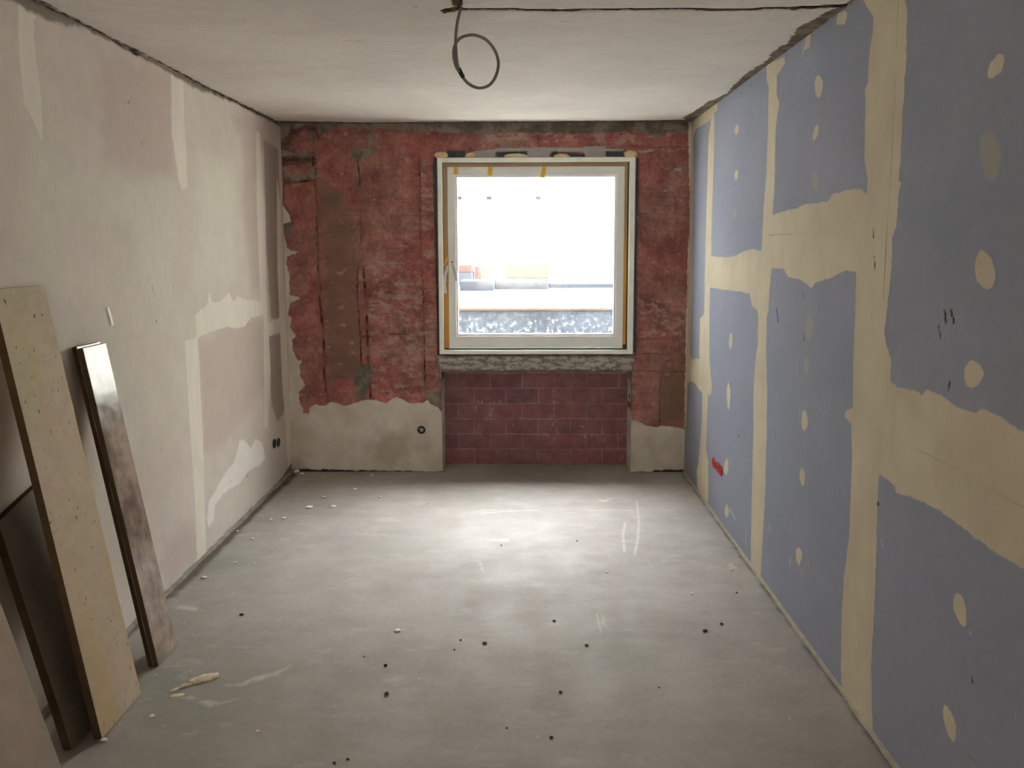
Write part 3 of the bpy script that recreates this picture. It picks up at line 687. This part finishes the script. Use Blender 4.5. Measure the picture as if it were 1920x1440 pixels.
# tape tabs on the sash head
def strip(name, pxs, Y, wd, mat, parent=None, th=.0012, curl=0.0):
    pts = [onY(px, py, Y) for px, py in pxs]; V = []; Fc = []
    for i, p in enumerate(pts):
        t = (pts[min(i+1, len(pts)-1)] - pts[max(i-1, 0)]).normalized(); s = Vector((-t.z, 0, t.x)) * (wd[i] if isinstance(wd, (list, tuple)) else wd) * .5
        yo = curl * math.sin(i * 2.1)
        for a, dy in ((-1, 0), (1, 0), (1, th), (-1, th)): V.append(p + s*a + Vector((0, dy + yo, 0)))
    for i in range(len(pts)-1):
        for k in range(4): Fc.append((i*4+k, i*4+(k+1) % 4, i*4+4+(k+1) % 4, i*4+4+k))
    Fc.append((3, 2, 1, 0)); m_ = (len(pts)-1)*4; Fc.append((m_, m_+1, m_+2, m_+3))
    return newobj(name, V, Fc, mat, parent)
for pxs, wd in ((((854,313),(855,320),(855,327)), .032), (((920,313),(919,321),(918,329)), .036), (((1021,313),(1019,322),(1017,333)), .032)):
    strip('tape_tab', pxs, Ys - .002, wd, M['tape_y'], win)
strip('film_strip', [(874,324),(895,315),(908,323)], Ys - .0022, .006, M['white'], win)
c_ = onY(848, 491.5, Ys); hole = MB(); hole.tube([(c_.x, Ys-.0015, c_.z), (c_.x, Ys+.004, c_.z)], .006, 14); hole.build('handle_hole', M['box_dark'], win)
# torn tape and film hanging where the handle will go
tf = bpy.data.objects.new('film_scrap', None); COL.objects.link(tf); q = onY(840, 520, Yf); tf.location = q
tag(tf, 'torn orange tape and crumpled clear film dangling at the left edge of the window sash', 'scrap')
def pstrip(*a, **k):
    o = strip(*a, **k); o.parent = tf; o.matrix_parent_inverse = Matrix.Translation(-tf.location); return o
pstrip('tape_end', [(840,482),(837,489),(834,494),(831,500)], Ys - .012, [.010, .016, .012, .006], simple('peach_tape', srgb(232, 180, 140), .6, .3), curl=.003)
pstrip('crumpled_film', [(839,498),(837,508),(835,516),(833,526),(832,536),(834,545),(836,550)], Ys - .014, [.012, .024, .018, .034, .030, .030, .016], M['film'], curl=.008)
pstrip('tape_tail', [(838,498),(839,506),(836,514),(838,522)], Ys - .008, [.01, .016, .02, .01], M['edge_tape'], curl=.003)
pp = strip('paper_tag', [(847,494),(851,505),(856,527)], Ys - .004, [.010, .022, .018], simple('grey_tag', srgb(196, 200, 200), .5, .4), curl=.002)
tag(pp, 'narrow pale tag hanging from the handle hole of the window sash', 'tag')

# expansion strip along the right wall, thin trim on the floor
tr_ = MB(); ys = lines(1.9, YB - .01, .08)
V = []; Fc = []
for i, y in enumerate(ys):
    j = .0025 * math.sin(i*1.7) + .002 * math.sin(i*.63)
    V += [(XR - .014 + j, y, 0), (XR + .002, y, 0), (XR + .002, y, .013), (XR - .012 + j, y, .011)]
for i in range(len(ys)-1):
    for k in range(4): Fc.append((i*4+k, i*4+4+k, i*4+4+(k+1) % 4, i*4+(k+1) % 4))
tag(newobj('baseboard_right', V, Fc, simple('grey_edge_strip', srgb(176, 170, 150), .9, .15, .15, 15)), kind='structure')
V = []; Fc = []
for i, y in enumerate(ys):
    j = .004 * math.sin(i*1.3) + .003 * math.sin(i*.41)
    V += [(XL - .002, y, 0), (XL + .016 + j, y, 0), (XL + .013 + j, y, .012), (XL - .002, y, .016)]
for i in range(len(ys)-1):
    for k in range(4): Fc.append((i*4+k, i*4+(k+1) % 4, i*4+4+(k+1) % 4, i*4+4+k))
tag(newobj('baseboard_left', V, Fc, simple('plaster_edge', srgb(150, 142, 130), .9, .15, .3, 12)), kind='structure')

# ------------------------------------------------------------------ electrics
def socket(loc, nrm, r, ring_mat, in_mat, label, group=None, wires=False, depth=.03):
    e_ = bpy.data.objects.new('socket_box', None); COL.objects.link(e_); e_.location = loc
    nrm = Vector(nrm); rot = nrm.to_track_quat('Z', 'Y'); e_.rotation_euler = rot.to_euler()
    tag(e_, label, 'socket box', group)
    V = []; Fc = []; sg = 28
    prof = [(r*1.0, .0015), (r*1.06, .003), (r*1.0, .0045), (r*.9, .0035), (r*.9, .0012)]
    for a in range(sg):
        for (rr_, zz) in prof: V.append((rr_*math.cos(2*math.pi*a/sg), rr_*math.sin(2*math.pi*a/sg), zz))
    k_ = len(prof)
    for a in range(sg):
        b = (a+1) % sg
        for k in range(k_-1): Fc.append((a*k_+k, b*k_+k, b*k_+k+1, a*k_+k+1))
    newobj('rim', V, Fc, ring_mat, e_, True)
    d_ = MB(); d_.add([(r*.94*math.cos(2*math.pi*a/sg), r*.94*math.sin(2*math.pi*a/sg), .002) for a in range(sg)], [tuple(range(sg))]); d_.build('box_bottom', in_mat, e_)
    for s in (-1, 1):
        sc2 = MB(); sc2.tube([(s*r*.7, 0, .002), (s*r*.7, 0, .0055)], r*.1, 10); sc2.build('screw', M['box_dark'] if ring_mat is M['box_red'] else ring_mat, e_)
    if wires:
        for k, pts in enumerate((((-.7, .2), (-.2, .55), (.4, .45), (.7, .1)), ((-.6, .4), (-.1, .0), (.5, -.1), (.2, -.5)), ((-.3, -.6), (.1, -.2), (.6, .3)))):
            wv = MB(); wv.tube(catmull([(a*r*.8, b*r*.8, .005 + .004*math.sin(i*2+k)) for i, (a, b) in enumerate(pts)], 6), .0022, 7); wv.build('wire', M['wire_white'], e_, True)
    return e_
q = onY(790, 806, YB - .002); socket((q.x, YB - .002, q.z), (0, -1, 0), .030, M['box_dark'], M['box_dark'], 'round black box with white wires in the low plaster left of the radiator niche', wires=True)
for (px, py), lab in zip(((514, 832), (521.5, 829.5)), ('nearer of the two empty black sockets low on the pale left wall', 'farther of the two empty black sockets low on the pale left wall')):
    q = onX(px, py, XL + .002); socket((XL + .002, q.y, q.z), (1, 0, 0), .034, M['box_dark'], M['box_dark'], lab, 'sockets in the left wall')
for (px, py), lab in zip(((1338.5, 867.5), (1346.5, 876.5), (1351.7, 883)), ('red socket box on the blue wall nearest the window, set apart from the other two', 'middle red socket box of the row low on the blue wall', 'red socket box closest to the white diamond patch on the blue wall')):
    q = onX(px, py, XR - .003); socket((XR - .003, q.y, q.z), (-1, 0, 0), .034, M['box_red'], M['box_red'], lab, 'red sockets in the blue wall')

# ------------------------------------------------------------------ hanging cable
c0 = onZ(864, 17, H); CYp = c0.y
def cpt(x, y, dy=0.0): q = onY(x, y, CYp + dy); return q
path = [(866,12,0),(862,22,0),(857,45,0),(854.5,70,0),(855,95,0),(858,122,.002),(866,142,.004),(880,158,.004),(898,165,.004),(917,160,.004),(930,142,.004),(934.5,118,.004),(928,95,.004),(913,76,.002),(895,67,-.004),(880,66,-.010),(866,70,-.014),(856,79,-.016),(851,92,-.016),(851,108,-.015),(855,124,-.012),(861,135,-.008)]
pts = [cpt(*p) for p in path]; pts[0].z = H + .01
ce = bpy.data.objects.new('ceiling_cable', None); COL.objects.link(ce); ce.location = pts[0]
tag(ce, 'grey electric cable looped into a ring and hanging from the ceiling slot', 'cable')
def child(o, par): o.parent = par; o.matrix_parent_inverse = Matrix.Translation(-par.location); return o
mb = MB(); mb.tube(catmull(pts, 8), .0062, 12); child(mb.build('cable_sheath', M['cable'], None, True), ce)
mb = MB(); mb.tube(catmull([cpt(860,128,-.004), cpt(864,137,-.002), cpt(869,146,0)], 6), [.006]+[.0088]*11+[.006], 12); child(mb.build('tape_wrap', M['cable_tape'], None, True), ce)

# ------------------------------------------------------------------ stone slabs leaning on the left wall
def slab(name, y0, y1, xf, xt, zt, th, mat, label, cat='stone slab', zt_far=None, group=None, edge_mat=None, chamfer=0.0):
    """front face runs from (xf,0) at the floor to (xt,zt) at the top; y0 near edge, y1 far edge; thickness th goes towards the wall"""
    L = math.hypot(xt-xf, zt); d = Vector((xt-xf, 0, zt)) / L; nr = Vector((-d.z, 0, d.x))
    Lf = L if zt_far is None else L * zt_far / zt
    base = Vector((xf, (y0+y1)/2, 0)) ; wd = (y1-y0)/2
    lift = abs(th * d.x)          # the back bottom edge is the one that would dip below the floor
    A = Vector((0, 0, 0))
    prof = [(-wd, 0), (wd, 0), (wd, Lf - chamfer), (wd - chamfer, Lf), (-wd, L)] if chamfer else [(-wd, 0), (wd, 0), (wd, Lf), (-wd, L)]
    V = [A + d*l + Vector((0, y, 0)) for y, l in prof] + [A + d*l + nr*th + Vector((0, y, 0)) for y, l in prof]
    mn = min(v.z for v in V); V = [v - Vector((0, 0, mn)) for v in V]
    k = len(prof); Fc = [tuple(range(k)), tuple(range(2*k-1, k-1, -1))] + [(i, i+k, (i+1) % k + k, (i+1) % k) for i in range(k)]
    o = newobj(name, V, Fc, mat); o.location = base
    o.data.materials.append(edge_mat or M['stoneEdgeShade'])
    for i, p in enumerate(o.data.polygons): p.material_index = 0 if i < 2 else 1
    # faces: 0 front, rest edges
    o.data.update()
    bevel(o, .0022, 2); tag(o, label, cat, group); return o
fl_ = lambda x, y: onZ(x, y, 0)
XT = XL + .004
a, b = fl_(185, 1388), fl_(271, 1302); xf = (a.x + b.x)/2
top = onX(96, 540, XT + .032)
slab('stone_slab', a.y, b.y, xf, XT + .034, top.z + .008, .030, M['stoneD'], 'tallest beige limestone slab with rust-brown veins leaning on the left wall', group='stone slabs leaning on the left wall', chamfer=.012)
a, b = fl_(297, 1251), fl_(333, 1211); xf = (a.x + b.x)/2; tz = onX(160, 653, XT + .047).z
slab('stone_slab', a.y, b.y, xf, XT + .047, tz, .021, M['stoneE'], 'narrow polished slab, front of the pair, mirroring the window near its top', group='stone slabs leaning on the left wall')
slab('stone_slab', a.y - .004, b.y - .002, xf - .0225, XT + .0238, tz + .006, .020, M['stoneE'], 'narrow stone slab hidden behind the polished one, only its edges showing', group='stone slabs leaning on the left wall')
a, b = fl_(135, 1408), fl_(176, 1372); xf = a.x
slab('stone_slab', a.y, a.y + .30, xf, XT + .034, .835, .032, M['stoneB'], 'short dark grey slab in the shade behind the near slab', zt_far=.905, group='stone slabs leaning on the left wall')
pA = onX(125, 1440, -1.462); pB = onX(62, 1220, -1.56)
yA = pA.y; sl = (-1.0)
slab('stone_slab', yA - .34, yA, -1.445, XT + .034, 1.28, .030, M['stoneA'], 'nearest pinkish grey slab cut off by the left edge of the picture', group='stone slabs leaning on the left wall')

# sliver of reflected light on the left wall, painted as a thin white strip
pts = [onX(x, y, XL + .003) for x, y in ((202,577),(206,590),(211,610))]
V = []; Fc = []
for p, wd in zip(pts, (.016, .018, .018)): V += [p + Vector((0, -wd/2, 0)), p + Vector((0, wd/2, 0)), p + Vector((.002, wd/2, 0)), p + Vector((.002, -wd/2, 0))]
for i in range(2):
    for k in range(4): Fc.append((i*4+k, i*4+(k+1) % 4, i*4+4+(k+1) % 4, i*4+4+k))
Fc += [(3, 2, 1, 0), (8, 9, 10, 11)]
tag(newobj('light_sliver', V, Fc, M['white']), 'small bright sliver of reflected light, painted as a white strip, on the left wall above the narrow slabs', 'strip')

# ------------------------------------------------------------------ debris on the floor
PG = 'dark pebbles scattered on the floor'
peb = [
 (723,1249,11,8,'black pebble left of centre, farther of two one behind the other'),
 (725,1302,12,9,'black rounded pebble left of centre, nearer of two lying one behind the other'),
 (864,1201,7,5,'small dark pebble, upper of a close pair on the mid floor left of centre'),
 (852,1219,6,5,'small dark pebble, lower of a close pair on the mid floor left of centre'),
 (652,1425,9,8,'dark pebble at the bottom edge of the picture, right one of two'),
 (627,1432,9,7,'dark pebble at the bottom edge of the picture, left one of two'),
 (683,1232,5,5,'tiny dark pebble left of the two larger pebbles on the near floor'),
 (453,1153,13,4,'dark sliver on the floor at left, level with the foot of the narrow slabs'),
 (1082,1015,5,5,'tiny dark pebble in the brightest floor patch, right one of two'),
 (940,1023,5,4,'tiny dark pebble in the brightest floor patch, left one of two'),
 (1039,1165,10,4,'thin dark splinter alone in the middle of the floor'),
 (909,1207,13,5,'thin dark splinter left of centre below the bright floor patch'),
 (1100,1211,11,5,'thin dark splinter right of centre below the bright floor patch'),
 (1353,1171,9,9,'black pebble near the blue wall, right of a darker flake'),
 (1322,1184,13,6,'flat dark flake beside the black pebble near the blue wall'),
 (1381,1112,6,4,'tiny dark pebble closest to the blue wall'),
 (1051,1299,10,8,'brownish pebble lying right of centre on the near floor'),
 (1236,1290,6,7,'dark pebble on the near floor towards the blue wall'),
 (950,1366,6,5,'small dark pebble at the bottom centre, left of a thin splinter'),
 (1034,1383,10,4,'dark splinter at the bottom centre of the floor'),
]
for i, (x, y, w_, h_, lab) in enumerate(peb):
    p = fl_(x, y); s = (Vector((p.x, p.y, 0)) - CAM).length / F; rx = w_*s*.31; rz = max(.0018, min(h_*s*.32, rx*.6))
    o = blob('pebble', (0, 0, 0), (rx, rx*random.uniform(.7, 1), rz), M['pebble'], None, i+3, .22, 12, 8)
    o.location = (p.x, p.y, rz*.82); o.rotation_euler.z = random.uniform(-.4, .4); tag(o, lab, 'pebble', PG)
CG = 'white plaster chips on the floor'
chips = [
 (383,1084,12,6,'white chip near the foot of the left wall, level with its nearest joint'),
 (442,1056,7,4,'small white chip between the left wall and the bright floor, nearest its base'),
 (508,975,8,5,'white chip by the left wall, left one of two side by side'),
 (533,972,9,4,'white chip by the left wall, right one of two side by side'),
 (473,1011,7,4,'small white chip close to the foot of the left wall below a pair of chips'),
 (446,997,6,5,'tiny white chip touching the foot of the left wall'),
 (607,933,9,5,'white chip in front of the low plaster left of the niche, at the shade line'),
 (625,950,12,4,'flat white flake below the shade line left of the niche'),
 (580,952,16,6,'pale smeared flake nearest the left wall below the shade line'),
 (712,933,7,4,'small white chip at the shade line in front of the black round box'),
 (666,918,9,5,'small white chip inside the shaded floor strip left of the niche'),
 (805,944,5,4,'tiny white chip at the shade line left of the niche corner'),
 (745,1183,14,6,'pale scraped flake in the middle of the floor left of centre'),
 (285,1344,10,6,'white chip on the floor in front of the tallest slab'),
 (195,1389,14,8,'white chip lying against the near foot of the tallest slab'),
 (1137,1073,8,4,'small pale chip right of centre at the lower edge of the bright patch'),
 (1371,1069,9,4,'pale chip on the floor beside the blue wall'),
 (1297,1114,7,4,'small pale chip on the right part of the floor'),
 (549,886,14,10,'white plaster lump in the far left corner of the room'),
 (566,889,12,6,'smaller crumbly lump just right of the one in the far left corner'),
 (697,892,8,5,'pale chip in front of the low plaster beneath the black round box'),
 (483,1372,8,5,'round pale chip at the bottom left of the floor'),
]
for i, (x, y, w_, h_, lab) in enumerate(chips):
    p = fl_(x, y); s = (Vector((p.x, p.y, 0)) - CAM).length / F; rx = w_*s*.4; rz = max(.002, min(h_*s*.3, rx*.6))
    o = blob('plaster_chip', (0, 0, 0), (rx, rx*random.uniform(.6, 1), rz), M['chip'], None, i+40, .4, 9, 6)
    yy_ = min(p.y, YB - rx - .004) if x > 545 and y < 900 else p.y
    o.location = (max(p.x, XL + rx + .02), yy_, rz*.82); tag(o, lab, 'plaster chip', CG)
# the big broken plaster pat
p = fl_(381, 1275)
lump = bpy.data.objects.new('plaster_pat', None); COL.objects.link(lump); lump.location = (p.x, p.y, 0)
tag(lump, 'ragged cream pat of dried plaster on the floor right of the stone slabs', 'plaster')
for i, (dx, dy, rx, ry, rz, rot) in enumerate(((.0, .0, .056, .026, .010, .5), (-.045, -.035, .036, .016, .006, .7), (.038, .018, .022, .016, .007, .2), (-.085, -.07, .022, .010, .003, .8), (-.06, -.11, .03, .013, .002, .3))):
    o = blob('plaster_flake', (0, 0, 0), (rx, ry, rz), M['foam'] if i == 2 else simple('dried_plaster', srgb(212, 200, 172), .95, .1, .2, 60, bmp=.004), lump, i+70, .55, 18, 8, 3.0)
    o.location = (dx, dy, rz*.5); o.rotation_euler.z = rot
# crumbs too fine to count
V = []; Fc = []; rs = np.random.RandomState(4)
def crumb(x, y, r):
    n0 = len(V); a = rs.rand()*6
    for k in range(4): V.append((x + r*math.cos(a+k*1.57)*(.6+rs.rand()*.7), y + r*math.sin(a+k*1.57)*(.6+rs.rand()*.7), .0))
    V.append((x, y, r*.8)); Fc.extend([(n0+k, n0+(k+1) % 4, n0+4) for k in range(4)])
for k in range(260): crumb(XL + .03 + abs(rs.randn())*.25, 2.9 + rs.rand()*2.8, .0015 + rs.rand()**3*.004)
for k in range(240): crumb(rs.uniform(XL+.1, XR-.1), 2.4 + rs.rand()*3.3, .0012 + rs.rand()**3*.003)
for k in range(120): crumb(rs.uniform(XL+.05, nx0), YB - .03 - abs(rs.randn())*.12, .0015 + rs.rand()**2*.004)
tag(newobj('plaster_crumbs', V, Fc, M['chip']), 'fine white plaster crumbs dusted over the floor, thickest along the left wall', 'crumbs', kind='stuff')

# ------------------------------------------------------------------ outside
GZ = 1.13
def outbox(name, x0, x1, ytop, ybot, Y, depth, mat, label, cat, z0=None, group=None):
    a = onY(x0, ytop, Y); b = onY(x1, ybot, Y); z0_ = b.z if z0 is None else z0
    m_ = MB(); m_.box((min(a.x, b.x), Y, z0_), (max(a.x, b.x), Y + depth, a.z)); o = m_.build(name, mat); bevel(o, .012, 2); tag(o, label, cat, group); return o
gz = MB(); gz.box((-8, 7.6, -.6), (9, 26, GZ)); tag(gz.build('courtyard_ground', M['pave']), kind='structure')
lwf = MB(); lwf.box((-8, YO, -.7), (9, 7.6, -.55)); tag(lwf.build('light_well_floor', M['pave']), kind='structure')
rt_ = outbox('retaining_wall', 700, 1320, 582, 700, 7.35, .24, M['outdark'], 'dark grey retaining wall filling the bottom of the window view', 'wall', z0=-.6)
cp_ = outbox('wall_coping', 700, 1320, 577.5, 582, 7.33, .30, M['rust'], 'thin brownish coping on top of the dark retaining wall outside', 'coping')
outbox('concrete_kerb', 600, 1104, 551, 556, 10.0, .5, M['pave'], 'long pale kerb across the courtyard behind the retaining wall', 'kerb', z0=GZ)
outbox('dark_membrane_roll', 862, 926, 527, 545, 11.2, .7, M['tarp'], 'long low dark covered stack at the left of the window view', 'stack', z0=GZ)
tarp = outbox('tarp_pile', 928, 1029, 523, 541, 11.6, .8, M['tarp'], 'dark tarp-covered pile beneath the plywood box outside the window', 'pile', z0=GZ)
outbox('dark_kerb', 1030, 1155, 532, 541, 11.9, .5, M['tarp'], 'dark low kerb at the right of the window view', 'kerb', z0=GZ)
outbox('plywood_box', 949, 1028, 495, 522.2, 11.72, .6, M['wood'], 'wide plywood box standing on the dark pile outside the window', 'box')
outbox('brick_pallet', 850, 884, 497, 510.6, 12.8, .6, M['outbrick'], 'stack of red bricks at the far left of the window view', 'brick stack', z0=None)
outbox('grey_container', 850, 885, 511, 530, 12.8, .7, M['outdark'], 'grey container under the red brick stack outside the window', 'container', z0=GZ)
outbox('red_crate', 890, 901, 499, 517, 13.2, .5, M['outred'], 'left one of the two red crates in the courtyard outside', 'crate', group='red crates outside', z0=GZ)
outbox('red_crate', 905, 916, 498, 520, 13.2, .5, M['outred'], 'right one of the two red crates in the courtyard outside', 'crate', group='red crates outside', z0=GZ)
lean = MB(); a = onY(1108, 541, 9.6); b = onY(1124, 541, 9.6); c = onY(1096, 580, 8.4); d = onY(1112, 580, 8.4)
lean.add([a, b, d, c] + [v + Vector((0, .06, -.03)) for v in (a, b, d, c)], [(0, 3, 2, 1), (4, 5, 6, 7), (0, 1, 5, 4), (1, 2, 6, 5), (2, 3, 7, 6), (3, 0, 4, 7)])
tag(lean.build('leaning_plank', M['rust']), 'brownish plank lying across the pale paving at the right of the window view', 'plank')
# building across the courtyard
bld = bpy.data.objects.new('courtyard_building', None); COL.objects.link(bld); bld.location = (0, 19, GZ)
tag(bld, 'sun-bleached pale building filling the upper window view', 'building')
mb = MB(); mb.box((-14, 19, GZ - .3), (15, 27, 10.5)); child(mb.build('facade', M['facade'], None), bld)
for x in (857, 913, 1004):
    a = onY(x, 369, 18.9); mb = MB(); mb.box((a.x, 18.72, a.z - .07), (a.x + .12, 19.0, a.z)); child(mb.build('bracket', M['tarp'], None), bld)
for x in (1079, 1103, 1126):
    a = onY(x, 364, 18.9); mb = MB(); mb.tube([(a.x, 18.93, a.z), (a.x, 18.93, GZ)], .018, 8); child(mb.build('downpipe', M['pave'], None), bld)
# unseen courtyard wings, the left one shaped to block sky light
for x0, x1, nm, lab in ((-16, -3.4, 'left_blocker_wing', 'a'), (7.5, 16, 'right_unseen_wing', 'b')):
    mb = MB(); mb.box((x0, 6.6, 0), (x1, 19, 10.0 if lab == 'a' else 7.0)); o = mb.build('light_blocker_wing' if lab == 'a' else 'unseen_wing', M['blockerWing'] if lab == 'a' else M['facade']); tag(o, kind='structure')
